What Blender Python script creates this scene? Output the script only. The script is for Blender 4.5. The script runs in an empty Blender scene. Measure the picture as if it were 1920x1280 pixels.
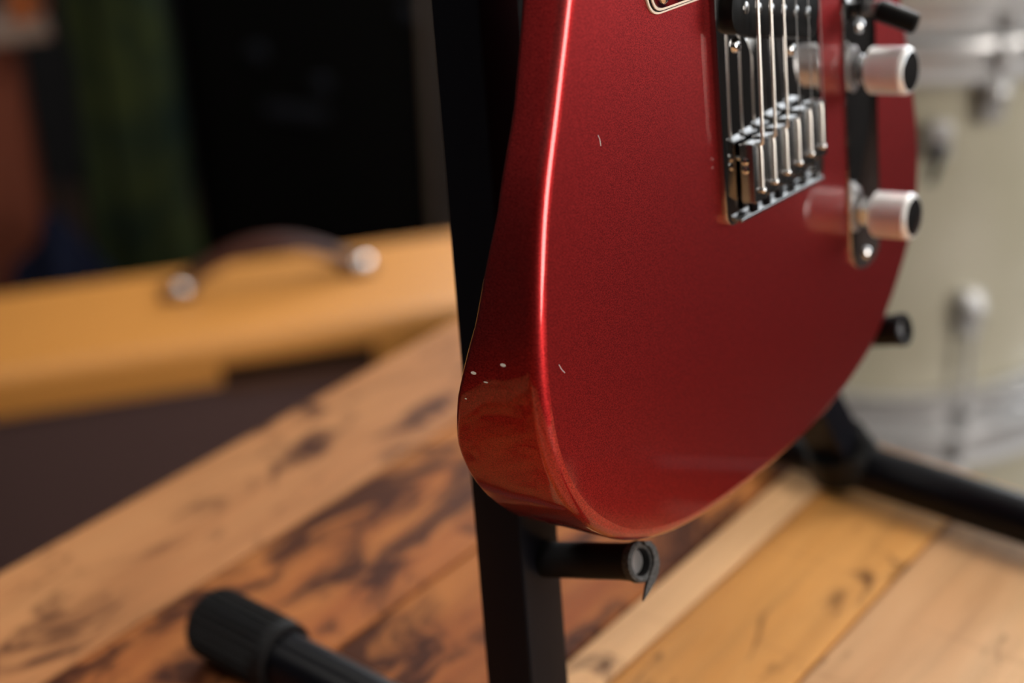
import bpy, bmesh, math, random
from mathutils import Matrix, Vector
random.seed(7)
sc = bpy.context.scene
COL = sc.collection

# ------------------------------------------------------------------ camera
HC = 0.475                       # camera height above the table top
F_PX, PITCH, ROLL = 2887.05, 0.458344, -0.036841
def cam_axes():
    r = Vector((1, 0, 0)); f = Vector((0, math.cos(PITCH), -math.sin(PITCH))); u = Vector((0, math.sin(PITCH), math.cos(PITCH)))
    r2 = r * math.cos(ROLL) + u * math.sin(ROLL); u2 = -r * math.sin(ROLL) + u * math.cos(ROLL)
    return r2, u2, f
cr, cu, cf = cam_axes()
cam = bpy.data.cameras.new('camera'); cam.sensor_width = 36; cam.lens = F_PX * 36 / 1920
cam.clip_start = 0.02; cam.clip_end = 50
cam.dof.use_dof = True; cam.dof.focus_distance = 0.552; cam.dof.aperture_fstop = 3.8; cam.dof.aperture_blades = 0
camo = bpy.data.objects.new('camera', cam); COL.objects.link(camo)
camo.matrix_world = Matrix(((cr.x, cu.x, -cf.x, 0), (cr.y, cu.y, -cf.y, 0), (cr.z, cu.z, -cf.z, HC), (0, 0, 0, 1)))
sc.camera = camo

# ------------------------------------------------------------------ world, exposure, strength of the room's lights
W = bpy.data.worlds.new('world'); sc.world = W; W.use_nodes = True
W.node_tree.nodes['Background'].inputs[0].default_value = (0.5, 0.55, 0.62, 1)
W.node_tree.nodes['Background'].inputs[1].default_value = 0.02
sc.view_settings.view_transform = 'Standard'; sc.view_settings.look = 'None'
sc.view_settings.exposure = 0.27; sc.view_settings.gamma = 1; sc.view_settings.use_curve_mapping = False
WINDOW_RIGHT = 3.0      # daylight through the window in the right wall
WINDOW_FRONT = 11.0      # daylight through the second window in the right wall, towards the camera
WINDOW_BACK = 10.0      # daylight through the window in the back wall, right of the drums
CEILING_LAMP = 6.0      # ceiling light panels

# ------------------------------------------------------------------ materials
def srgb(r, g, b):
    f = lambda c: (c/255/12.92) if c/255 <= 0.04045 else ((c/255+0.055)/1.055)**2.4
    return (f(r), f(g), f(b), 1)
MATS = {}
def mat(name, col=(.5, .5, .5, 1), rough=.5, metal=0, coat=0, coat_rough=.03, spec=.5, emit=None, estr=0):
    m = bpy.data.materials.new(name); m.use_nodes = True
    b = m.node_tree.nodes['Principled BSDF']
    b.inputs['Base Color'].default_value = col; b.inputs['Roughness'].default_value = rough; b.inputs['Metallic'].default_value = metal
    b.inputs['Coat Weight'].default_value = coat; b.inputs['Coat Roughness'].default_value = coat_rough
    b.inputs['Specular IOR Level'].default_value = spec
    if emit: b.inputs['Emission Color'].default_value = emit; b.inputs['Emission Strength'].default_value = estr
    MATS[name] = m; return m
def nd(m, t, **kw):
    n = m.node_tree.nodes.new(t)
    for k, v in kw.items(): setattr(n, k, v)
    return n
def lk(m, a, b): m.node_tree.links.new(a, b)
def bsdf(m): return m.node_tree.nodes['Principled BSDF']
def noise(m, scale, detail=4, rough=.55, stretch=None, coord='Object'):
    tc = nd(m, 'ShaderNodeTexCoord'); src = tc.outputs[coord]
    if stretch:
        mp = nd(m, 'ShaderNodeMapping'); mp.inputs['Scale'].default_value = stretch; lk(m, src, mp.inputs[0]); src = mp.outputs[0]
    n = nd(m, 'ShaderNodeTexNoise'); n.inputs['Scale'].default_value = scale; n.inputs['Detail'].default_value = detail; n.inputs['Roughness'].default_value = rough
    lk(m, src, n.inputs['Vector']); return n
def ramp(m, src, stops):
    r = nd(m, 'ShaderNodeValToRGB'); e = r.color_ramp.elements
    while len(e) < len(stops): e.new(.5)
    for i, (p, c) in enumerate(stops): e[i].position = p; e[i].color = c
    lk(m, src, r.inputs[0]); return r
def mix(m, fac, a, b, mode='MIX'):
    x = nd(m, 'ShaderNodeMix', data_type='RGBA', blend_type=mode)
    for s, v in ((0, fac), (6, a), (7, b)):
        if hasattr(v, 'links') or isinstance(v, bpy.types.NodeSocket): lk(m, v, x.inputs[s])
        else: x.inputs[s].default_value = v
    return x.outputs[2]
def bump(m, h, strength=.2, dist=.001):
    b = nd(m, 'ShaderNodeBump'); b.inputs['Strength'].default_value = strength; b.inputs['Distance'].default_value = dist
    lk(m, h, b.inputs['Height']); lk(m, b.outputs[0], bsdf(m).inputs['Normal']); return b
def grey(v): return (v, v, v, 1)

# metallic candy-red paint under clear lacquer
m = mat('red_paint', srgb(150, 38, 36), rough=.42, metal=1.0, spec=.2, coat=1.0, coat_rough=.025)
fl = noise(m, 1900, 2, .6)
c = ramp(m, fl.outputs[0], [(.34, srgb(122, 22, 26)), (.68, srgb(192, 49, 48))])
lk(m, c.outputs[0], bsdf(m).inputs['Base Color'])
bp_ = nd(m, 'ShaderNodeBump'); bp_.inputs['Strength'].default_value = .12; bp_.inputs['Distance'].default_value = .0002
lk(m, fl.outputs[0], bp_.inputs['Height']); lk(m, bp_.outputs[0], bsdf(m).inputs['Normal'])
mat('chrome', grey(.82), rough=.08, metal=1)
mat('plate_chrome', grey(.62), rough=.05, metal=1)
mat('satin_steel', grey(.58), rough=.17, metal=1)
m = mat('knurled_steel', grey(.95), rough=.40, metal=.6)
mat('string_steel', (.86, .82, .76, 1), rough=.32, metal=1)
mat('black_plastic', grey(.005), rough=.35, spec=.15)
mat('black_metal', (.004, .0042, .0065, 1), rough=.32, spec=.14)
mat('black_rubber', (.006, .006, .007, 1), rough=.6, spec=.2)
m = mat('worn_rubber', (.03, .031, .031, 1), rough=.7)
n_ = noise(m, 900, 4); c = ramp(m, n_.outputs[0], [(.4, grey(.02)), (.75, grey(.09))]); lk(m, c.outputs[0], bsdf(m).inputs['Base Color']); bump(m, n_.outputs[0], .4, .0004)
mat('bare_steel', (.75, .72, .71, 1), rough=.3, metal=1)
mat('cream_plastic', srgb(236, 222, 205), rough=.4)
m = mat('tortoise', srgb(70, 14, 22), rough=.15, coat=1)
n_ = noise(m, 140, 3); c = ramp(m, n_.outputs[0], [(.4, srgb(34, 6, 14)), (.6, srgb(110, 20, 24))]); lk(m, c.outputs[0], bsdf(m).inputs['Base Color'])
mat('white_mark', grey(.85), rough=.6)
mat('maple', srgb(206, 160, 100), rough=.3, coat=.6)
mat('rosewood', srgb(60, 36, 26), rough=.5)
# table planks: per-plank colours come from custom properties on each plank
m = mat('plank_wood', rough=.55, spec=.14)
def attr(nm):
    a = nd(m, 'ShaderNodeAttribute', attribute_type='OBJECT', attribute_name=nm); return a
ca, cb, cs = attr('tone'), attr('grain'), attr('stain_shade')
g1 = noise(m, 14, 6, .62, (0.16, 1, 1)); g2 = noise(m, 90, 5, .6, (.1, 1, 1))
gr1 = ramp(m, g1.outputs[0], [(.38, grey(0)), (.66, grey(1))]); col = mix(m, gr1.outputs[0], ca.outputs[0], cb.outputs[0])
gr2 = ramp(m, g2.outputs[0], [(.45, grey(1)), (.75, grey(.72))]); col = mix(m, .8, col, gr2.outputs[0], 'MULTIPLY')
kn = noise(m, 24, 6, .66, (.5, 1.1, 1)); kn.inputs['Distortion'].default_value = .8
sa = nd(m, 'ShaderNodeMath', operation='ADD'); lk(m, kn.outputs[0], sa.inputs[0]); lk(m, cs.outputs[2], sa.inputs[1])
kr = ramp(m, sa.outputs[0], [(.56, grey(0)), (.68, grey(.93))]); col = mix(m, kr.outputs[0], col, srgb(58, 27, 17))
sw = noise(m, 40, 3, .5, (1.6, .12, 1)); sr = ramp(m, sw.outputs[0], [(.62, grey(0)), (.78, grey(.28))]); col = mix(m, sr.outputs[0], col, srgb(120, 72, 44))
lk(m, col, bsdf(m).inputs['Base Color']); bump(m, g2.outputs[0], .25, .0012)
mat('table_frame', srgb(96, 60, 36), rough=.5)
# amplifier
m = mat('tweed', srgb(190, 128, 52), rough=.55, coat=.15, coat_rough=.3)
tc = nd(m, 'ShaderNodeTexCoord'); wv = nd(m, 'ShaderNodeTexWave', wave_type='BANDS', bands_direction='DIAGONAL'); wv.inputs['Scale'].default_value = 160
lk(m, tc.outputs['Object'], wv.inputs['Vector']); c = ramp(m, wv.outputs[0], [(.2, srgb(206, 142, 66)), (.9, srgb(188, 122, 50))]); lk(m, c.outputs[0], bsdf(m).inputs['Base Color'])
m = mat('grille_cloth', srgb(46, 30, 30), rough=.85)
tc = nd(m, 'ShaderNodeTexCoord'); wv = nd(m, 'ShaderNodeTexWave', wave_type='BANDS', bands_direction='Z'); wv.inputs['Scale'].default_value = 42
lk(m, tc.outputs['Object'], wv.inputs['Vector']); c = ramp(m, wv.outputs[0], [(.3, srgb(66, 46, 44)), (.8, srgb(92, 66, 62))]); lk(m, c.outputs[0], bsdf(m).inputs['Base Color'])
mat('leather', srgb(70, 36, 26), rough=.5)
mat('recess_black', grey(.002), rough=.8, spec=.05)
mat('plate_brown', srgb(76, 46, 28), rough=.45)
# drums
m = mat('drum_shell', srgb(186, 180, 158), rough=.3, coat=.5)
n_ = noise(m, 9, 3); c = ramp(m, n_.outputs[0], [(.35, srgb(184, 179, 157)), (.7, srgb(198, 193, 174))]); lk(m, c.outputs[0], bsdf(m).inputs['Base Color'])
mat('drum_chrome', grey(.62), rough=.3, metal=.55)
mat('drum_head', grey(.75), rough=.5)
# background
mat('vinyl_black', (.003, .0032, .0042, 1), rough=.8, spec=.05)
m = mat('green_cloth', srgb(30, 44, 28), rough=.9, spec=.1)
n_ = noise(m, 9, 3); c = ramp(m, n_.outputs[0], [(.35, srgb(20, 34, 30)), (.65, srgb(52, 60, 32))]); lk(m, c.outputs[0], bsdf(m).inputs['Base Color'])
mat('blue_cloth', srgb(14, 18, 34), rough=.95, spec=.1)
mat('brown_wood', srgb(112, 60, 44), rough=.6, spec=.2)
mat('grey_wood', srgb(120, 100, 88), rough=.6)
mat('trim_wood', srgb(70, 60, 52), rough=.6)
mat('copper', srgb(190, 110, 60), rough=.4, metal=.5)
mat('saddle_steel', grey(.34), rough=.22, metal=1)
mat('plain_string', grey(.25), rough=.3, metal=1)
mat('dark_badge', srgb(24, 27, 34), rough=.6, metal=0, spec=.1)
mat('wall_dark', srgb(15, 14, 16), rough=.9)
mat('wall_pale', srgb(36, 32, 30), rough=.9)
m = mat('floor_wood', srgb(70, 48, 36), rough=.6)
n_ = noise(m, 5, 5, .6, (.3, 2, 1)); c = ramp(m, n_.outputs[0], [(.3, srgb(34, 23, 18)), (.7, srgb(58, 40, 30))]); lk(m, c.outputs[0], bsdf(m).inputs['Base Color'])
mat('ceiling_paint', srgb(170, 168, 164), rough=.9)
mat('frame_white', srgb(220, 218, 212), rough=.5)
mat('pane_right', grey(0), emit=(.92, .96, 1, 1), estr=WINDOW_RIGHT)
mat('pane_front', grey(0), emit=(1, .93, .86, 1), estr=WINDOW_FRONT)
mat('pane_back', grey(0), emit=(.95, .97, 1, 1), estr=WINDOW_BACK)
mat('lamp_panel', grey(0), emit=(1, .94, .86, 1), estr=CEILING_LAMP)

# ------------------------------------------------------------------ mesh helpers
def finish(name, bm, material, parent=None, smooth=True, angle=40, matrix=None):
    bmesh.ops.recalc_face_normals(bm, faces=bm.faces)
    me = bpy.data.meshes.new(name); bm.to_mesh(me); bm.free()
    me.materials.append(MATS[material] if isinstance(material, str) else material)
    if smooth:
        me.polygons.foreach_set('use_smooth', [True]*len(me.polygons)); me.set_sharp_from_angle(angle=math.radians(angle))
    o = bpy.data.objects.new(name, me); COL.objects.link(o)
    if parent: o.parent = parent
    if matrix: o.matrix_local = matrix
    return o
def empty(name, M):
    o = bpy.data.objects.new(name, None); o.empty_display_size = .05; COL.objects.link(o); o.matrix_world = M; return o
def tag(o, label, cat, group=None):
    o['label'] = label; o['category'] = cat
    if group: o['group'] = group
    return o
def struct(o, label=None):
    o['kind'] = 'structure'
    if label: o['label'] = label
    return o
def box(bm, c, s, M=None, bev=0):
    vs = []
    r = bmesh.ops.create_cube(bm, size=1, matrix=(M or Matrix()) @ Matrix.Translation(c) @ Matrix.Diagonal((*s, 1)))
    if bev:
        es = list({e for v in r['verts'] for e in v.link_edges})
        bmesh.ops.bevel(bm, geom=es, offset=bev, segments=3, profile=.6, affect='EDGES')
def frame_of(d):
    d = d.normalized(); a = Vector((0, 0, 1)) if abs(d.z) < .9 else Vector((1, 0, 0))
    x = a.cross(d).normalized(); return x, d.cross(x)
def tube(bm, pts, rad, n=16, cap=True):
    pts = [Vector(p) for p in pts]; rad = rad if isinstance(rad, (list, tuple)) else [rad]*len(pts)
    rings = []; x = None
    for i, p in enumerate(pts):
        d = (pts[min(i+1, len(pts)-1)] - pts[max(i-1, 0)])
        if x is None: x, y = frame_of(d)
        else:
            dn = d.normalized(); x = (x - dn*x.dot(dn)).normalized(); y = dn.cross(x)
        rings.append([bm.verts.new(p + (x*math.cos(t) + y*math.sin(t))*rad[i]) for t in [2*math.pi*k/n for k in range(n)]])
    for a, b in zip(rings, rings[1:]):
        for k in range(n): bm.faces.new((a[k], a[(k+1) % n], b[(k+1) % n], b[k]))
    if cap: bm.faces.new(rings[0][::-1]); bm.faces.new(rings[-1])
    return rings
def lathe(bm, prof, origin, axis, n=32, cap=True):
    """prof = [(distance along axis, radius)]"""
    o = Vector(origin); a = Vector(axis).normalized()
    x, y = frame_of(a); rings = []
    for h, r in prof:
        rings.append([bm.verts.new(o + a*h + (x*math.cos(t) + y*math.sin(t))*max(r, 1e-6)) for t in [2*math.pi*k/n for k in range(n)]])
    for p, q in zip(rings, rings[1:]):
        for k in range(n): bm.faces.new((p[k], p[(k+1) % n], q[(k+1) % n], q[k]))
    if cap: bm.faces.new(rings[0][::-1]); bm.faces.new(rings[-1])
def spline(P, per=8):
    out = []; n = len(P)
    for i in range(n):
        p0, p1, p2, p3 = [Vector(P[(i+k-1) % n]) for k in range(4)]
        for s in range(per):
            t = s/per
            out.append(.5*((2*p1) + (p2-p0)*t + (2*p0-5*p1+4*p2-p3)*t*t + (3*p1-p0-3*p2+p3)*t**3))
    return out
def round_poly(P, r, seg=5):
    """polygon with rounded corners; r = radius or list"""
    out = []; n = len(P)
    for i in range(n):
        a, b, c_ = Vector(P[i-1]), Vector(P[i]), Vector(P[(i+1) % n]); ri = r[i] if isinstance(r, (list, tuple)) else r
        if ri <= 0: out.append(b); continue
        d1_, d2_ = (a-b).normalized(), (c_-b).normalized(); k = min(ri, (a-b).length*.49, (c_-b).length*.49)
        s, e = b+d1_*k, b+d2_*k
        for j in range(seg+1):
            t = j/seg; out.append(s*(1-t)**2 + b*2*t*(1-t) + e*t*t)
    return out
def offset_poly(P, d):
    """move a counter-clockwise outline inwards by d"""
    n = len(P); out = []
    for i in range(n):
        t = (P[(i+1) % n] - P[i-1]); t = t.normalized(); out.append(P[i] + Vector((-t.y, t.x))*d)
    return out
def prism(bm, P, z0, z1, bev=0, seg=2):
    """CCW outline (2-D vectors) extruded z0..z1, top edge rounded by bev"""
    rings = [[bm.verts.new((p.x, p.y, z0)) for p in P]]
    if bev:
        for k in range(seg+1):
            a = math.pi/2*k/seg; Q = offset_poly(P, bev*(1-math.cos(a)))
            rings.append([bm.verts.new((q.x, q.y, z1-bev+bev*math.sin(a))) for q in Q])
    else: rings.append([bm.verts.new((p.x, p.y, z1)) for p in P])
    n = len(P)
    for a, b in zip(rings, rings[1:]):
        for k in range(n): bm.faces.new((a[k], a[(k+1) % n], b[(k+1) % n], b[k]))
    bm.faces.new(rings[0][::-1]); bm.faces.new(rings[-1])
def ccw(P):
    A = sum(P[i-1].x*P[i].y - P[i].x*P[i-1].y for i in range(len(P)))
    return P if A > 0 else P[::-1]

# ------------------------------------------------------------------ frames of the place
TB = 0.8885534                                     # direction of the table boards
D1 = Vector((math.cos(TB), math.sin(TB), 0)); D2 = Vector((-math.sin(TB), math.cos(TB), 0)); ZZ = Vector((0, 0, 1))
def tfm(a, b, z=0):                                # frame along the boards with its origin at (a, b, z)
    o = D1*a + D2*b + ZZ*z
    return Matrix(((D1.x, D2.x, 0, o.x), (D1.y, D2.y, 0, o.y), (0, 0, 1, o.z), (0, 0, 0, 1)))
FLOOR = -0.75

# ------------------------------------------------------------------ the room
X0, X1, Y0, Y1, ZC = -2.3, 2.7, -2.6, 3.4, 1.95
def slab(name, c, s, material, cuts=None):
    bm = bmesh.new(); box(bm, c, s); return struct(finish(name, bm, material, smooth=False))
slab('floor', ((X0+X1)/2, (Y0+Y1)/2, FLOOR-.05), (X1-X0+.2, Y1-Y0+.2, .1), 'floor_wood')
slab('ceiling', ((X0+X1)/2, (Y0+Y1)/2, ZC+.05), (X1-X0+.2, Y1-Y0+.2, .1), 'ceiling_paint')
HZ = (FLOOR+ZC)/2; HH = ZC-FLOOR
slab('wall_left', (X0-.05, (Y0+Y1)/2, HZ), (.1, Y1-Y0+.2, HH), 'wall_dark')
slab('wall_back', ((X0+X1)/2, Y1+.05, HZ), (X1-X0, .1, HH), 'wall_dark')
slab('wall_right', (X1+.05, (Y0+Y1)/2, HZ), (.1, Y1-Y0+.2, HH), 'wall_pale')
slab('wall_front', ((X0+X1)/2, Y0-.05, HZ), (X1-X0, .1, HH), 'wall_dark')
def window(name, M, w, h, pane):
    """window lying in the local XY plane, +Z into the room; panes in a white frame"""
    bm = bmesh.new(); t = .05
    for sx in (-1, 1): box(bm, (sx*(w/2+t/2), 0, .02), (t, h+2*t, .06), M, .004)
    for sy in (-1, 1): box(bm, (0, sy*(h/2+t/2), .02), (w, t, .06), M, .004)
    box(bm, (0, 0, .015), (.03, h, .04), M, .003)
    o = struct(finish(name, bm, 'frame_white', smooth=False))
    for k, sx in enumerate((-1, 1)):
        bm = bmesh.new(); box(bm, (sx*(w/4+.004), 0, .004), (w/2-.024, h, .008), M); finish('pane', bm, pane, o, smooth=False)
    return o
window('window_1', Matrix.Translation((X1, 1.55, 1.1)) @ Matrix.Rotation(-math.pi/2, 4, 'Y'), 1.75, 1.4, 'pane_right')
window('window_2', Matrix.Translation((X1, -1.45, .95)) @ Matrix.Rotation(-math.pi/2, 4, 'Y'), 1.75, 1.7, 'pane_front')
window('window_3', Matrix.Translation((1.15, Y1, 1.05)) @ Matrix.Rotation(math.pi/2, 4, 'X'), 1.7, 1.4, 'pane_back')
for i, (x, y, w_, h_, lab) in enumerate([(.85, 1.35, 1.2, .6, 'flat white ceiling light panel above the drums'), (-1.25, .5, 1.1, .8, 'flat white ceiling light panel near the left wall'), (-.45, 2.1, .7, .5, 'flat white ceiling light panel added above the tweed amplifier for the knobs')]):  # last panel is an added light, there only to whiten the knobs
    root = tag(empty('ceiling_light', Matrix.Translation((x, y, ZC))), lab, 'ceiling light', 'ceiling light panels')
    bm = bmesh.new()
    for s in (-1, 1): box(bm, (s*w_/2, 0, -.02), (.03, h_+.03, .04)); box(bm, (0, s*h_/2, -.02), (w_-.03, .03, .04))
    finish('frame', bm, 'frame_white', root, smooth=False)
    bm = bmesh.new(); box(bm, (0, 0, -.012), (w_-.03, h_-.03, .012)); finish('diffuser', bm, 'lamp_panel', root, smooth=False)

# ------------------------------------------------------------------ table of boards
EDGE, FAR, BW = .664, .762, .099
TOP0 = -.55                                        # near end of the boards
table = tag(empty('wooden_table', tfm(.1, .17, FLOOR)), 'rustic wooden table of wide worn brown boards under the guitar stand', 'table')
tones = [((186, 132, 86), (168, 112, 70), .015), ((150, 84, 44), (188, 122, 66), .10), ((146, 80, 42), (184, 118, 64), .08),  # dark boards: real stain, plus the guitar's shadow put into their colour
         ((226, 180, 132), (214, 160, 112), -.04), ((206, 140, 70), (222, 162, 94), -.035), ((232, 188, 142), (222, 170, 122), -.06), ((226, 178, 130), (210, 154, 106), -.05),
         ((208, 150, 98), (222, 176, 128), -.03), ((180, 118, 70), (206, 150, 96), .02), ((214, 166, 116), (200, 146, 98), -.03), ((196, 140, 92), (214, 166, 116), 0)]
inv = tfm(.1, .17, FLOOR).inverted()
edges = [.664, .565, .466, .367, .341, .268, .170, .071, -.028, -.127, -.226, -.326]
for i, (ta, tb_, st) in enumerate(tones):
    L = FAR-TOP0 - random.uniform(0, .003); b0 = edges[i]; BW = edges[i]-edges[i+1]
    bm = bmesh.new(); box(bm, (0, 0, -.02), (L, BW-.0012, .04), None, .0022)
    o = finish('plank', bm, 'plank_wood', table)
    ML = inv @ tfm(TOP0+L/2, b0-BW/2, random.uniform(-.0006, 0))
    o['tone'] = srgb(*ta)[:3]; o['grain'] = srgb(*tb_)[:3]; o['stain_shade'] = float(st)
    # shift the pattern so that no two boards match
    for v_ in o.data.vertices: v_.co.z -= i*.7
    o.matrix_local = ML @ Matrix.Translation((0, 0, i*.7))
# light sapwood strip is part of the fourth board's colour; frame and legs of the table
c0, c1 = EDGE-BW*10, EDGE
bm = bmesh.new()
for s in (c0+.08, c1-.08): box(bm, ((FAR+TOP0)/2, s, -.085), (FAR-TOP0-.2, .03, .09))
for s in (TOP0+.1, FAR-.1): box(bm, (s, (c0+c1)/2, -.085), (.03, c1-c0-.19, .09))
o = finish('apron', bm, 'table_frame', table, smooth=False); o.matrix_local = inv @ tfm(0, 0, 0)
for a in (TOP0+.1, FAR-.1):
    for b in (c0+.08, c1-.08):
        bm = bmesh.new(); box(bm, (a, b, -.39), (.07, .07, .70), None, .004)
        o = finish('leg', bm, 'table_frame', table); o.matrix_local = inv @ tfm(0, 0, -.005)

# ------------------------------------------------------------------ guitar stand
SO = (.55, .32)                                    # stand origin on the table
stand = tag(empty('guitar_stand', tfm(*SO)), 'black metal guitar stand with square posts and ribbed rubber feet on the table', 'guitar stand')
def S(a, b, z): return Vector((a-SO[0], b-SO[1], z))
def square_post(name, p0, p1, s=.025):
    """square tube whose faces follow the boards' directions; p0, p1 = centre line"""
    bm = bmesh.new(); d = (p1-p0).normalized(); P = []
    prof = round_poly([(-s/2, -s/2), (s/2, -s/2), (s/2, s/2), (-s/2, s/2)], .0022, 3)
    rings = [[bm.verts.new(c_ + Vector((q.x, q.y, 0))) for q in prof] for c_ in (p0, p1)]
    n = len(prof)
    for k in range(n): bm.faces.new((rings[0][k], rings[0][(k+1) % n], rings[1][(k+1) % n], rings[1][k]))
    bm.faces.new(rings[0][::-1]); bm.faces.new(rings[1])
    return finish(name, bm, 'black_metal', stand, angle=30)
h = .0125
def lpost(z): t = (z-.07)/.262; return S(.393+.051*t+h, .3155+.0555*t+h, z)
def rpost(z): t = (z-.027)/.038; return S(.712-.019*t-h, .320+.008*t+h, z)
FOOTZ = .018; LF, RF = .389, .705
square_post('leg', lpost(.012), lpost(.46)); square_post('leg', rpost(.012), rpost(.46))
bm = bmesh.new(); tube(bm, [lpost(.44)+Vector((.03, .03, 0)), lpost(.44)+Vector((.02, .16, .6))], .012, 20)
finish('neck_pole', bm, 'black_metal', stand)
bm = bmesh.new(); box(bm, (0, 0, 0), (.075, .05, .07), Matrix.Translation((lpost(.45)+rpost(.45))/2), .006); finish('apex_bracket', bm, 'black_plastic', stand)
for a in (LF, RF):
    bm = bmesh.new(); tube(bm, [S(a, .48, FOOTZ), S(a, .05, FOOTZ)], .0135, 28); ft = finish('floor_tube', bm, 'black_metal', stand)
    bm = bmesh.new(); tube(bm, [S(a, .345, FOOTZ), S(a, .341, FOOTZ), S(a, .327, FOOTZ), S(a, .323, FOOTZ)], [.0142, .0165, .0165, .0142], 28); finish('collar', bm, 'black_plastic', ft)
    for e0, sg in ((.517, -1), (.02, 1)):
        # ribbed rubber end cap
        bm = bmesh.new(); n = 208; rings = []
        for hgt, r, rib in ((0, .0120, 0), (.0012, .0155, 0), (.0035, .0176, .5), (.006, .0182, 1), (.044, .0182, 1), (.049, .0181, .6), (.0505, .0176, 0), (.0540, .0174, 0), (.0552, .0160, 0), (.0552, .0136, 0)):
            ring = []
            for k in range(n):
                t = 2*math.pi*k/n; rr = r - rib*.0019*(0.5-0.5*math.cos(26*t))**.7
                ring.append(bm.verts.new(S(a + rr*math.cos(t), e0 + sg*hgt, FOOTZ + rr*math.sin(t))))
            rings.append(ring)
        for p, q in zip(rings, rings[1:]):
            for k in range(n): bm.faces.new((p[k], p[(k+1) % n], q[(k+1) % n], q[k]))
        bm.faces.new(rings[0])
        finish('rubber_foot', bm, 'black_rubber', ft, angle=50)
# gusset plate on each leg
for pf, sg in ((lpost, 1), (rpost, -1)):
    bm = bmesh.new(); a, b = pf(.02), pf(.075)
    tube(bm, [pf(.018), pf(.034)], [.021, .0185], 24); finish('weld_socket', bm, 'black_plastic', stand)
# rest pegs with rubber sleeves
def peg(p_base, p_tip, torn):
    d = (p_tip-p_base); L = d.length; d.normalize()
    bm = bmesh.new(); lathe(bm, [(-.006, .0052), (L-.0035, .0052), (L-.0028, .0046)], p_base, d, 24); pg_ = finish('rest_peg', bm, 'bare_steel', stand)
    bm = bmesh.new(); r = .0074
    prof = [(0, .0066), (.001, r), (L*.5, r), (L*.8, r*.985), (L*.9, r*1.02), (L-.002, r*1.10), (L, r*1.08), (L+.0004, r*.98), (L, r*.74), (L-.004, r*.70), (L-.012, r*.70)]
    lathe(bm, prof, p_base, d, 36, cap=False); finish('rubber_sleeve', bm, 'black_rubber', pg_)
    if torn:
        # scuffed rim and a torn crescent of rubber hanging from it
        bm = bmesh.new(); lathe(bm, [(L-.0032, r*1.075), (L-.0022, r*1.125), (L+.0002, r*1.10), (L+.0009, r*.98), (L+.0002, r*.76)], p_base, d, 36, cap=False); finish('worn_rim', bm, 'worn_rubber', pg_)
        up = (ZZ - d*ZZ.dot(d)).normalized(); rt = d.cross(up)
        if rt.x < 0: rt = -rt
        outer = [(.45, 1.0), (.95, .75), (1.22, .3), (1.30, -.15), (1.20, -.65), (.92, -1.1), (.40, -1.42), (-.30, -1.70), (-.85, -1.86)]
        inner = [(.40, .80), (.70, .55), (.84, .15), (.82, -.2), (.68, -.5), (.40, -.72), (.05, -.98), (-.40, -1.36), (-.83, -1.83)]
        bm = bmesh.new(); vs = []
        for k, (o_, i_) in enumerate(zip(outer, inner)):
            th = .0013*(1-k/8.5)+.0003
            vs.append([bm.verts.new(p_base + d*(L+.0004+dd) + (rt*q[0] + up*q[1])*r) for q, dd in ((o_, -th), (o_, th), (i_, th*1.3), (i_, -th))])
        for p, q in zip(vs, vs[1:]):
            for k in range(4): bm.faces.new((p[k], p[(k+1) % 4], q[(k+1) % 4], q[k]))
        bm.faces.new(vs[0]); bm.faces.new(vs[-1]); finish('torn_flap', bm, 'worn_rubber', pg_, angle=50)
    return pg_
peg(S(.4175, .3265, .1128), S(.4175, .2785, .1307), True)
peg(S(.643, .343, .117), S(.643, .2755, .1418), False)
bm = bmesh.new(); box(bm, S(.648, .347, .112), (.02, .02, .03), None, .002); finish('peg_bracket', bm, 'black_metal', stand)

# ------------------------------------------------------------------ electric guitar
GO = Vector((.10747314, .60116246, -.19961281+HC))
GU = Vector((.61210728, .78858264, -.05883954)); GV = Vector((-.06787485, .12652644, .98963835)); GW = Vector((.78785638, -.60177111, .13097268))
GM = Matrix(((GU.x, GV.x, GW.x, GO.x), (GU.y, GV.y, GW.y, GO.y), (GU.z, GV.z, GW.z, GO.z), (0, 0, 0, 1)))
BASE = Vector((0, -.150, -.022))                   # the tail of the body, in guitar coordinates
guitar = tag(empty('electric_guitar', GM @ Matrix.Translation(BASE)), 'glossy metallic red single-cutaway electric guitar resting on the black stand', 'guitar')
GP = Matrix.Translation(-BASE) @ Matrix.Scale(.001, 4)      # parts are written in millimetres: across, along the strings, out of the face
def gpart(name, bm, material, parent=None, **kw):
    bm.transform(GP); return finish(name, bm, material, parent or guitar, **kw)
OUT = [(-132, 68), (-144.5, 35), (-157, 1.4), (-164.8, -34), (-167.2, -62), (-164, -87), (-153, -109.5), (-134, -128.5), (-112, -140.5), (-81.5, -148.5), (-43, -151.5), (2, -151), (47, -146.5), (94, -132), (126, -107),
       (146.5, -80), (152, -53.5), (148.6, -21), (138, 19), (126, 58), (117, 95), (117, 130), (125, 165), (131, 192), (126, 214), (109, 224), (86, 216), (66, 197), (48, 184), (33, 190), (29, 215), (27, 243), (10, 248),
       (-30, 250), (-75, 252), (-112, 243), (-135, 221), (-141, 190), (-134, 158), (-124, 128), (-122, 98)]
O2 = ccw(spline(OUT, 6)); NB = len(O2)
CUT_V = [(-100, 0), (-86, 1), (-67, 6), (-37, 17.5), (0, 25.5), (34, 27.5), (68, 26), (105, 19), (145, 7), (175, 0)]
def lerp_tab(T, x):
    if x <= T[0][0]: return T[0][1]
    for (a, b), (c_, d) in zip(T, T[1:]):
        if x <= c_: return b+(d-b)*(x-a)/(c_-a)
    return T[-1][1]
TH = 45.5
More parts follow.
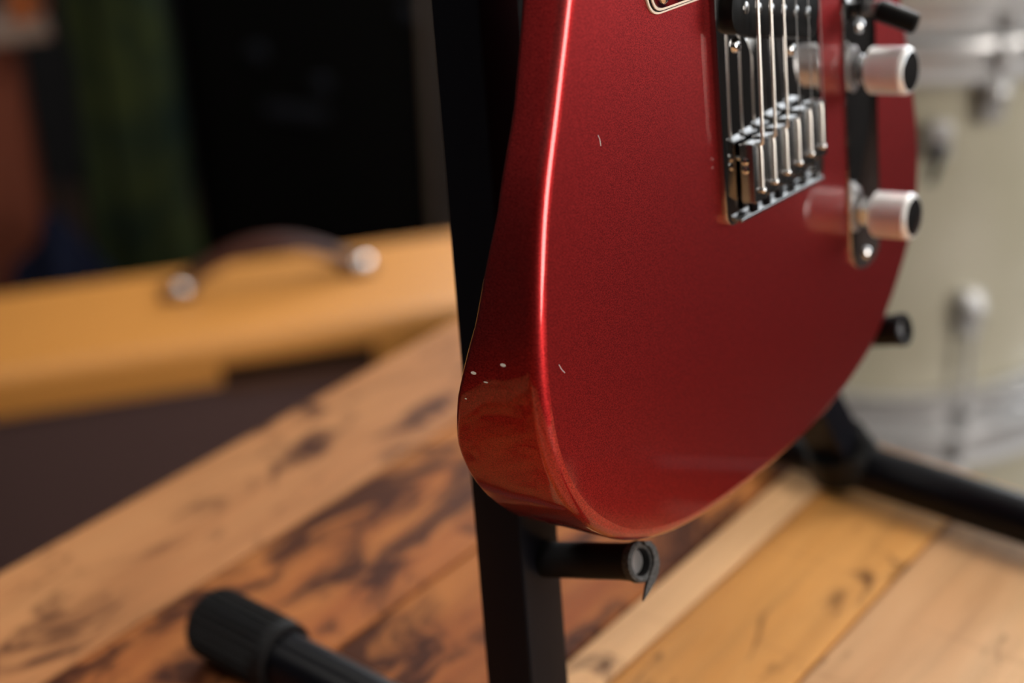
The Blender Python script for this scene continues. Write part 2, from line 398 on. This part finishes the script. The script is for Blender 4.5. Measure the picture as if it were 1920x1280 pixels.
def back_w(p):
    uL = {True: -165}.get(True); cut = lerp_tab(CUT_V, p.y)
    edge = lerp_tab([(-100, -155), (-60, -166), (-33, -165.5), (0, -157), (35, -144.5), (68, -132), (98, -122), (128, -124), (160, -135), (190, -141)], p.y)
    k = max(0, min(1, (-55-p.x)/(-55-edge))); k = k*k*(3-2*k)*.35 + k*.65
    return -TH + cut*k
bm = bmesh.new(); rings = []; RF_, RB_ = 5.2, 3.0
for k in range(7):                                 # front edge, rounded
    a = math.pi/2*k/6; Q = offset_poly(O2, RF_*(1-math.sin(a)))
    rings.append([bm.verts.new((q.x, q.y, -RF_+RF_*math.cos(a))) for q in Q])
for fr in (.33, .66):
    rings.append([bm.verts.new((q.x, q.y, -RF_ + (back_w(q)+RB_+RF_)*fr)) for q in O2])
for k in range(6):                                 # back edge
    a = math.pi/2*k/5; Q = offset_poly(O2, RB_*(1-math.cos(a)))
    rings.append([bm.verts.new((q.x, q.y, back_w(o_)+RB_-RB_*math.sin(a))) for q, o_ in zip(Q, O2)])
cx = Vector((0, 60))
for s in (.9, .78, .6, .38, .15):
    rings.append([bm.verts.new((q.x, q.y, back_w(q))) for q in [cx+(p-cx)*s for p in O2]])
for a, b in zip(rings, rings[1:]):
    for k in range(NB): bm.faces.new((a[k], a[(k+1) % NB], b[(k+1) % NB], b[k]))
bm.faces.new(rings[0]); bm.faces.new(rings[-1])
body = gpart('body', bm, 'red_paint', angle=60)
for p in body.data.polygons:
    if len(p.vertices) > 10: p.use_smooth = False
body['label'] = 'glossy metallic red slab body with rounded edges'
# paint chips and scratches on the bass side edge
def side_point(v_, frac):
    for a, b in zip(O2, O2[1:]+O2[:1]):
        if a.x < -90 and min(a.y, b.y) <= v_ <= max(a.y, b.y):
            t = (v_-a.y)/(b.y-a.y); q = a+(b-a)*t; nrm = Vector(((b-a).y, -(b-a).x)).normalized(); return q, nrm, (b-a).normalized()
for v_, w_, sx, sy in ((-55.5, -29, 1.25, .6), (-50.8, -15.5, 1.25, .6), (-58.2, -23.8, 1.0, .26), (-66, -34, .5, .3)):
    q, nrm, tg = side_point(v_, 0); bm = bmesh.new(); c_ = Vector((q.x, q.y, w_)) + Vector((nrm.x, nrm.y, 0))*.02
    M = Matrix(((0, tg.x, nrm.x, c_.x), (0, tg.y, nrm.y, c_.y), (1, 0, 0, c_.z), (0, 0, 0, 1)))
    bmesh.ops.create_uvsphere(bm, u_segments=12, v_segments=6, radius=1, matrix=M @ Matrix.Diagonal((sx, sy, .06, 1)))
    gpart('paint_chip', bm, 'white_mark', body)
for pts in ([(-155.5, -52.5), (-154.3, -54.6), (-152.7, -56.4)], [(-120.5, 20), (-119.7, 18.5), (-119.4, 16)]):
    bm = bmesh.new(); tube(bm, [(a, b, .03) for a, b in pts], .10, 6); gpart('scratch', bm, 'white_mark', body)
# bridge
bm = bmesh.new(); prism(bm, ccw(round_poly([(-41, -35), (43, -35), (43, 62), (-41, 62)], [6, 6, 2, 2], 6)), 0, 2.6, .25, 2)
bridge = gpart('bridge_plate', bm, 'plate_chrome', angle=35); bridge['label'] = 'mirror-like chrome bridge plate'
NS = 6; SP = 10.6
stag = [-3.2, -2.4, -1.2, 0.2, 1.5, 2.2]
SRAD = [.80, .70, .58, .26, .22, .18]
saddle0 = None
for i in range(NS):
    uc = (i-2.5)*SP; v1 = stag[i]; v0 = v1-24
    sd_bm = bmesh.new(); box(sd_bm, (uc, (v0+v1)/2, 7.1), (SP-.55, v1-v0, 6.4), None, .9)
    sd = gpart('saddle', sd_bm, 'saddle_steel', angle=35)
    bm = bmesh.new(); tube(bm, [(uc, v1-1.0, 10.6), (uc, v1-4, 10.9), (uc, v0+5, 10.8)], .75, 12)
    gpart('string_tail', bm, 'string_steel', sd)
    bm = bmesh.new(); bmesh.ops.create_uvsphere(bm, u_segments=14, v_segments=8, radius=1.45, matrix=Matrix.Translation((uc, v0+4.6, 10.9))); gpart('string_ball', bm, 'chrome', sd)
    for sx in (-1, 1):
        bm = bmesh.new(); tube(bm, [(uc+sx*3.2, v1-6.2, 2.6), (uc+sx*3.2, v1-6.2, 4.4)], 1.1, 12); gpart('height_screw', bm, 'chrome', sd)
    bm = bmesh.new(); tube(bm, [(uc, v0+1, 6.2), (uc, -31.4, 6.2)], .9, 10); gpart('intonation_screw', bm, 'satin_steel', sd)
    bm = bmesh.new(); N = 60; turns = 6; y0_, y1_ = v0-.2, -31.6   # spring round the screw
    tube(bm, [(uc+1.7*math.cos(2*math.pi*turns*k/N), y0_+(y1_-y0_)*k/N, 6.2+1.7*math.sin(2*math.pi*turns*k/N)) for k in range(N+1)], .42, 6); gpart('spring', bm, 'black_metal', sd)
    if i == 0:
        for dy in (-7.0, -10.5):
            bm = bmesh.new(); lathe(bm, [(0, 1.6), (.5, 1.6), (.9, .9), (.9, .4)], (uc-SP/2+.2, v1+dy, 6.6), (-1, 0, 0), 16); gpart('side_screw', bm, 'chrome', sd)
# upturned rear lip of the plate that carries the screws
bm = bmesh.new(); box(bm, (1, -33.4, 4.0), (72, 1.6, 3.4), None, .5); gpart('rear_lip', bm, 'saddle_steel', bridge)
for x_, y_ in ((-28, 34.6), (17, 25.2)):
    bm = bmesh.new(); lathe(bm, [(0, 3.0), (.8, 3.0), (1.7, 2.3), (2.1, 1.2), (2.1, .2)], (x_, y_, 2.6), (0, 0, 1), 20)
    s_ = gpart('plate_screw', bm, 'chrome', bridge)
    bm = bmesh.new(); box(bm, (x_, y_, 4.75), (2.4, .5, .12)); box(bm, (x_, y_, 4.75), (.5, 2.4, .12)); gpart('cross_slot', bm, 'recess_black', s_, smooth=False)
# pickup
ang = math.radians(-11); ca_, sa_ = math.cos(ang), math.sin(ang)
def pk(x, y): return Vector((-3+x*ca_-y*sa_, 44+x*sa_+y*ca_))
P = [pk(x, y) for x, y in ((-36, -10.3), (36, -10.3), (36, 10.3), (-36, 10.3))]
bm = bmesh.new(); prism(bm, ccw(round_poly(P, 9.5, 8)), 2.6, 8.6, .8, 2); pick = gpart('pickup', bm, 'black_plastic', angle=35)
for i in range(NS):
    q = pk((i-2.5)*10.3, 0); bm = bmesh.new(); lathe(bm, [(0, 2.4), (.35, 2.4), (.5, 2.1)], (q.x, q.y, 8.5), (0, 0, 1), 18); gpart('pole_piece', bm, 'satin_steel', pick)
# strings from the saddles to the nut
for i in range(NS):
    uc = (i-2.5)*SP; un = (i-2.5)*7.1
    bm = bmesh.new(); tube(bm, [(uc, stag[i]-1.2, 10.9), (uc, stag[i]-.3, 11.7), (uc+(un-uc)*.005, stag[i]+3, 11.85), (un, 648, 16.5)], SRAD[i], 10); gpart('string', bm, 'string_steel' if i < 3 else 'plain_string')
# control plate, knobs and selector
cp = round_poly([(69.5, -88), (101, -88), (101, 70), (69.5, 70)], 15.7, 10)
bm = bmesh.new(); prism(bm, ccw(cp), 0, 1.5, .5, 2); ctrl = gpart('control_plate', bm, 'plate_chrome', angle=35)
for x_, y_ in ((85.2, -81.5), (85.2, 64)):
    bm = bmesh.new(); lathe(bm, [(0, 2.9), (.6, 2.9), (1.5, 2.1), (1.8, .8)], (x_, y_, 1.5), (0, 0, 1), 20); gpart('plate_screw', bm, 'chrome', ctrl)
for x_, y_ in ((85, 3.6), (85.6, -62.6)):
    bm = bmesh.new(); lathe(bm, [(1.5, 7.2), (2.3, 7.2), (2.5, 6.4), (5.0, 6.2), (5.2, 4)], (x_, y_, 0), (0, 0, 1), 6); gpart('pot_nut', bm, 'chrome', ctrl, angle=20)
    # knurled barrel: fine diamond ribs
    bm = bmesh.new(); n = 120; r0 = 10.6; rings = []
    hs = [6.4, 7.2] + [8.4+.85*k for k in range(17)] + [22.8, 23.6, 24.8]
    for j, hh in enumerate(hs):
        ring = []
        for k in range(n):
            t = 2*math.pi*k/n; r = r0
            if j == 0 or j == len(hs)-1: r = r0-1.4
            elif j == len(hs)-2: r = r0-.35
            elif 2 <= j < len(hs)-3: r = r0 - .30*((k+j) % 2)
            ring.append(bm.verts.new((x_+r*math.cos(t), y_+r*math.sin(t), hh)))
        rings.append(ring)
    for a, b in zip(rings, rings[1:]):
        for k in range(n): bm.faces.new((a[k], a[(k+1) % n], b[(k+1) % n], b[k]))
    bm.faces.new(rings[0][::-1]); bm.faces.new(rings[-1])
    kb = gpart('knob', bm, 'knurled_steel', angle=25)
    bm = bmesh.new(); lathe(bm, [(24.6, 9.0), (24.9, 8.8), (25.05, 8.2)], (x_, y_, 0), (0, 0, 1), 40); gpart('knob_cap', bm, 'plate_chrome', kb, angle=30)
bm = bmesh.new(); box(bm, (85, 41, 1.55), (4.2, 26, .14)); gpart('selector_slot', bm, 'recess_black', ctrl, smooth=False)
bm = bmesh.new(); lathe(bm, [(0, 3.2), (.7, 3.2), (1.7, 2.2), (2.0, .8)], (84.8, 23.2, 1.5), (0, 0, 1), 20); gpart('selector_screw', bm, 'chrome', ctrl)
bm = bmesh.new(); box(bm, (85, 31, 7), (1.4, 6, 13), None, .5); lev = gpart('selector_lever', bm, 'satin_steel')
bm = bmesh.new(); lathe(bm, [(0, 3.6), (.8, 4.6), (3, 4.9), (17.2, 4.7), (18.6, 4.2), (19.0, 3.2)], (85, 30.5, 9.5), (.12, -.38, .92), 28); gpart('selector_tip', bm, 'black_plastic', lev)
# pickguard: tortoise top over cream-black-cream edge
PGO = [(-83, 54.2), (-43, 55.4), (-43, 64), (-10, 64), (-2, 74), (44, 64), (60, 80), (70, 120), (90, 150), (96, 185), (70, 178), (48, 170), (30, 172), (30, 190), (-30, 190), (-30, 205), (-60, 222), (-100, 214), (-118, 185), (-110, 150), (-98, 112), (-88, 76)]
PG = ccw(round_poly([Vector(p) for p in PGO], [7, 0, 0]+[8]*19, 6))
pgp = None
for nm, off, z0, z1, mt in (('pickguard_base', 0, 0, .75, 'cream_plastic'), ('pickguard_core', .85, .75, 1.3, 'black_plastic'), ('pickguard_middle', 1.25, 1.3, 1.9, 'cream_plastic'), ('pickguard', 2.2, 1.9, 2.6, 'tortoise')):
    bm = bmesh.new(); prism(bm, offset_poly(PG, off), z0, z1, .25 if mt != 'black_plastic' else 0, 2); o = gpart(nm, bm, mt, pgp, angle=35); pgp = pgp or o
bm = bmesh.new(); lathe(bm, [(0, 2.9), (.6, 2.9), (1.5, 2.1), (1.8, .8)], (-76.5, 60.8, 2.6), (0, 0, 1), 20); sc_ = gpart('pickguard_screw', bm, 'chrome', pgp)
# neck and head
bm = bmesh.new()
sec = lambda hw, y, d: [bm.verts.new((hw*math.cos(math.pi*k/10), y, 5 - d*math.sin(math.pi*k/10))) for k in range(11)]
r1, r2 = sec(28, 176, 24), sec(21.5, 648, 21)
for k in range(10): bm.faces.new((r1[k], r1[k+1], r2[k+1], r2[k]))
bm.faces.new((r1[0], r2[0], r2[10], r1[10])); bm.faces.new(r1); bm.faces.new(r2[::-1]); gpart('neck', bm, 'maple')
bm = bmesh.new(); fb = ccw([Vector(p) for p in ((-28, 176), (28, 176), (21.5, 648), (-21.5, 648))]); prism(bm, fb, 5, 10.5, 1.0, 2); fbo = gpart('fingerboard', bm, 'rosewood')
for k in range(1, 22):
    y = 648*2**(-k/12); hw = 21.5+(28-21.5)*(648-y)/(648-176)
    bm = bmesh.new(); tube(bm, [(-hw, y, 10.5), (hw, y, 10.5)], 1.0, 8); gpart('fret', bm, 'satin_steel', fbo)
bm = bmesh.new(); box(bm, (0, 650, 10.5), (43, 4, 12)); gpart('nut', bm, 'cream_plastic', smooth=False)
hd = ccw(spline([(-21.5, 652), (21.5, 652), (33, 672), (30, 700), (27, 780), (24, 822), (-4, 836), (-26, 818), (-30, 770), (-30, 690)], 5))
bm = bmesh.new(); prism(bm, hd, -8, 6, 1.5, 2); gpart('headstock', bm, 'maple')
for k in range(6):
    bm = bmesh.new(); lathe(bm, [(0, 5), (2, 5), (3, 3.5), (14, 3.2), (15, 4)], (-20+k*.6, 682+25*k, 6), (0, 0, 1), 16); gpart('tuner_post', bm, 'chrome')

# ------------------------------------------------------------------ tweed combo amplifier on the floor
AY = math.radians(14.7); AC = Vector((-.308, 1.806, FLOOR)); AH, AD, AWD = .419, .25, .92
amp = tag(empty('combo_amplifier', Matrix.Translation(AC) @ Matrix.Rotation(AY, 4, 'Z')), 'mustard tweed guitar amplifier with brown grille cloth and leather handle, beyond the table', 'amplifier')
# local: x along the front, y towards the back, z up; front face at y = -AD/2
fy = -AD/2; T_ = AH
def abox(name, x0, x1, y0, y1, z0, z1, material, parent=amp, bev=0):
    bm = bmesh.new(); box(bm, ((x0+x1)/2, (y0+y1)/2, (z0+z1)/2), (x1-x0, y1-y0, z1-z0), None, bev); return finish(name, bm, material, parent, smooth=bool(bev))
hw = AWD/2
bm = bmesh.new(); prism(bm, ccw([Vector(p) for p in ((-hw, fy), (hw, fy), (hw, AD/2), (-hw, AD/2))]), T_-.03, T_, .022, 6); finish('top_panel', bm, 'tweed', amp)
abox('side_panel', -hw, -hw+.02, fy, AD/2, .012, T_-.03, 'tweed'); abox('side_panel', hw-.02, hw, fy, AD/2, .012, T_-.03, 'tweed')
abox('bottom_panel', -hw+.02, hw-.02, fy, AD/2, .012, .03, 'tweed'); abox('back_panel', -hw+.02, hw-.02, AD/2-.015, AD/2, .03, T_-.03, 'tweed')
NX0, NX1 = -.081, .1105                              # notch of the name plate
ZB = T_-.058
abox('front_rail', -hw+.02, NX0, fy-.001, fy+.018, ZB, T_-.03, 'tweed'); abox('front_rail', NX1, hw-.02, fy-.001, fy+.018, ZB, T_-.03, 'tweed')
abox('front_rail', NX1, hw-.02, fy-.001, fy+.018, .05, ZB, 'tweed')
abox('front_rail', NX0, NX1, fy-.001, fy+.018, T_-.033, T_-.03, 'tweed')
abox('recess_shadow', NX0, NX1, fy+.002, fy+.005, T_-.054, T_-.033, 'recess_black'); abox('name_plate', NX0+.002, NX1-.002, fy+.001, fy+.0045, ZB-.014, T_-.054, 'plate_brown')  # black strip paints the shadow in the gap above the name plate
abox('grille', -hw+.02, NX1, fy+.0045, fy+.010, .05, ZB, 'grille_cloth'); abox('front_rail', -hw+.02, hw-.02, fy-.001, fy+.018, .03, .05, 'tweed')
for sx in (-1, 1):
    for sy in (-1, 1):
        bm = bmesh.new(); lathe(bm, [(0, .014), (.012, .017)], (sx*(hw-.06), sy*(AD/2-.05), 0), (0, 0, 1), 16); finish('foot', bm, 'black_rubber', amp)
# leather handle
HX0, HX1 = -.114, .119; hy = .027
bm = bmesh.new(); N = 18; prev = None
for k in range(N+1):
    t = k/N; x = HX0+(HX1-HX0)*t; z = T_+.004+.044*math.sin(math.pi*t)**.95; s = .015
    ring = [bm.verts.new((x, hy-s, z)), bm.verts.new((x, hy+s, z)), bm.verts.new((x, hy+s, z+.011)), bm.verts.new((x, hy-s, z+.011))]
    if prev:
        for j in range(4): bm.faces.new((prev[j], prev[(j+1) % 4], ring[(j+1) % 4], ring[j]))
    else: bm.faces.new(ring)
    prev = ring
bm.faces.new(prev[::-1]); hd_ = finish('handle', bm, 'leather', amp)
for x in (HX0, HX1):
    bm = bmesh.new(); box(bm, (x, hy, T_+.006), (.042, .036, .012), None, .004); finish('handle_mount', bm, 'leather', hd_)
    bm = bmesh.new(); bmesh.ops.create_uvsphere(bm, u_segments=20, v_segments=10, radius=.0135, matrix=Matrix.Translation((x+.004, hy-.006, T_+.013)) @ Matrix.Diagonal((1.1, 1.1, .7, 1))); finish('handle_cap', bm, 'chrome', hd_)

# ------------------------------------------------------------------ dark things behind the amplifier
cabr = tag(empty('speaker_cabinet', Matrix.Translation((-.325, 2.45, FLOOR))), 'tall black speaker cabinet with a dark badge behind the tweed amplifier', 'speaker cabinet')
bm = bmesh.new(); box(bm, (.015, .17, .40), (.43, .34, .80), None, .012); finish('body', bm, 'vinyl_black', cabr)
bm = bmesh.new(); box(bm, (.01, -.004, .40), (.38, .008, .72), None, .003); finish('grille', bm, 'recess_black', cabr)
bm = bmesh.new(); box(bm, (-.015, -.012, .455), (.105, .006, .024), Matrix.Translation((-.015, 0, .455)) @ Matrix.Rotation(math.radians(8), 4, 'Y') @ Matrix.Translation((.015, 0, -.455)), .003); finish('badge', bm, 'dark_badge', cabr)
for x, z in ((.03, .50), (-.07, .555), (.181, .612)):
    bm = bmesh.new(); lathe(bm, [(0, .016), (.008, .014), (.012, .008)], (x, -.008, z), (0, -1, 0), 20); finish('knob', bm, 'dark_badge', cabr)
bm = bmesh.new(); box(bm, (.205, -.01, .40), (.016, .02, .78), None, .004); finish('edge_trim', bm, 'trim_wood', cabr)

# green cloth case
gc = tag(empty('fabric_case', Matrix.Translation((-.592, 2.36, FLOOR)) @ Matrix.Rotation(math.radians(0), 4, 'Z')), 'dark green mottled cloth case standing upright between wooden post and black cabinet', 'case')
bm = bmesh.new(); prof = ccw(round_poly([(-.07, -.05), (.07, -.05), (.07, .05), (-.07, .05)], .025, 5)); rings = []
for k in range(25):
    t = k/24; z = .92*t; wx = 1.30-.42*t + .02*math.sin(9*t); sq = 1 if k < 23 else (.9 if k == 23 else .6)
    rings.append([bm.verts.new((p.x*wx*sq+.004*math.sin(14*t), p.y*sq+.006*math.sin(11*t), z)) for p in prof])
for p, q in zip(rings, rings[1:]):
    for k in range(len(prof)): bm.faces.new((p[k], p[(k+1) % len(prof)], q[(k+1) % len(prof)], q[k]))
bm.faces.new(rings[0][::-1]); bm.faces.new(rings[-1]); finish('shell', bm, 'green_cloth', gc)
bm = bmesh.new(); tube(bm, [(-.02, -.056, .05), (-.022, -.058, .5), (-.02, -.054, .85)], .004, 8); finish('zip', bm, 'vinyl_black', gc)

# wooden post at the left
wp = tag(empty('wooden_post', Matrix.Translation((-.812, 2.38, FLOOR)) @ Matrix.Rotation(math.radians(6), 4, 'Z')), 'reddish brown wooden post standing beside the dark green case', 'post')
bm = bmesh.new(); box(bm, (0, 0, .31), (.10, .07, .62), None, .006); finish('post', bm, 'brown_wood', wp)
bm = bmesh.new(); box(bm, (0, 0, .012), (.13, .10, .024), None, .004); finish('foot_block', bm, 'brown_wood', wp)
# shelf board on the post
sh = tag(empty('shelf_board', Matrix.Translation((-.93, 2.32, FLOOR+.62)) @ Matrix.Rotation(math.radians(22), 4, 'Z')), 'grey-brown shelf board lying on top of the wooden post', 'shelf')
bm = bmesh.new(); box(bm, (0, 0, .012), (.46, .16, .024), None, .003); finish('board', bm, 'grey_wood', sh)
cu_ = tag(empty('copper_cup', Matrix.Translation((-.735, 2.36, FLOOR+.644))), 'small copper-coloured cup on the grey-brown shelf board', 'cup')
bm = bmesh.new(); lathe(bm, [(0, .016), (.002, .019), (.045, .023), (.045, .021), (.006, .016)], (0, 0, 0), (0, 0, 1), 28); finish('cup', bm, 'copper', cu_)
bm = bmesh.new(); tube(bm, [(.021, 0, .036), (.036, 0, .034), (.038, 0, .018), (.019, 0, .012)], .003, 8); finish('handle', bm, 'copper', cu_)
# dark blue cloth bundle behind the amp
bl = tag(empty('cloth_bundle', Matrix.Translation((-.69, 2.20, FLOOR))), 'dark blue cloth bundle piled behind the tweed amplifier', 'cloth')
bm = bmesh.new(); bmesh.ops.create_icosphere(bm, subdivisions=4, radius=1)
for v_ in bm.verts:
    d = 1+.10*math.sin(7*v_.co.x+2*v_.co.z)+.07*math.sin(9*v_.co.y-5*v_.co.z); v_.co *= d
    v_.co = Vector((v_.co.x*.085, v_.co.y*.075, .17+max(-.17, v_.co.z*.19)))
finish('bundle', bm, 'blue_cloth', bl)

# ------------------------------------------------------------------ drums stacked at the right
def drum(loc, R, H, label, lug_angles, seedrot=0):
    root = tag(empty('drum', Matrix.Translation(loc)), label, 'drum', 'drums stacked beside the table')
    bm = bmesh.new(); lathe(bm, [(.006, R-.004), (.006, R), (H-.006, R), (H-.006, R-.004)], (0, 0, 0), (0, 0, 1), 96); finish('shell', bm, 'drum_shell', root)
    for z, sg in ((0, 1), (H, -1)):
        bm = bmesh.new(); rr = R+.011
        prof = [(z+sg*.000, rr-.009), (z+sg*.0, rr+.003), (z+sg*.004, rr+.004), (z+sg*.006, rr), (z+sg*.026, rr), (z+sg*.029, rr+.008), (z+sg*.033, rr+.008), (z+sg*.034, rr-.004), (z+sg*.008, rr-.004)]
        lathe(bm, prof, (0, 0, 0), (0, 0, 1), 96, cap=False); finish('hoop', bm, 'drum_chrome', root, angle=30)
        bm = bmesh.new(); lathe(bm, [(z+sg*.003, R-.004), (z+sg*.0062, R-.002)], (0, 0, 0), (0, 0, 1), 64); finish('head', bm, 'drum_head', root)
    for a in lug_angles:
        ca_, sa_ = math.cos(a), math.sin(a)
        for zc, sg in ((.112, -1), (H-.050, 1)):
            M = Matrix(((ca_, -sa_, 0, ca_*R), (sa_, ca_, 0, sa_*R), (0, 0, 1, zc), (0, 0, 0, 1)))
            bm = bmesh.new(); box(bm, (.007, 0, 0), (.016, .020, .042), M, .005); bmesh.ops.create_uvsphere(bm, u_segments=16, v_segments=8, radius=.012, matrix=M @ Matrix.Translation((.012, 0, .006)))
            lg = finish('lug', bm, 'drum_chrome', root)
            bm = bmesh.new(); tube(bm, [M @ Vector((.015, 0, sg*.015)), M @ Vector((.015, 0, sg*(.09 if sg < 0 else .03)))], .0032, 10); finish('tension_rod', bm, 'drum_chrome', lg)
            bm = bmesh.new(); zt = .02 if sg < 0 else H-.02; zt2 = -.004 if sg < 0 else H+.004
            lathe(bm, [(0, .006), (.014, .006), (.02, .004)], (ca_*(R+.0195), sa_*(R+.0195), zt), (0, 0, sg), 14); finish('rod_head', bm, 'drum_chrome', lg)
    return root
DX, DY = .368, 1.44
la = [math.radians(-77+60*k) for k in range(6)]
d_mid = drum((DX, DY, -.240), .19, .362, 'cream drum with chrome hoops between two other stacked drums', la)
d_low = drum((DX, DY, FLOOR), .205, .508, 'widest cream drum standing on the floor under the stack', [math.radians(-20+60*k) for k in range(6)])
d_top = drum((DX+.005, DY+.005, .124), .178, .26, 'smaller cream drum on top of the stack', [math.radians(-75+60*k) for k in range(6)])
# mounting bracket on the middle drum's shell; black slanted rod stands for its shadow
a = math.radians(-90); M = Matrix(((math.cos(a), -math.sin(a), 0, math.cos(a)*.19), (math.sin(a), math.cos(a), 0, math.sin(a)*.19), (0, 0, 1, .278), (0, 0, 0, 1)))
bm = bmesh.new(); box(bm, (.008, 0, 0), (.018, .020, .034), M, .005); br = finish('mount_bracket', bm, 'drum_chrome', d_mid)
bm = bmesh.new(); tube(bm, [M @ Vector((.02, 0, 0)), M @ Vector((.034, -.012, -.03))], [.005, .004], 12); finish('bracket_shadow', bm, 'black_metal', br)
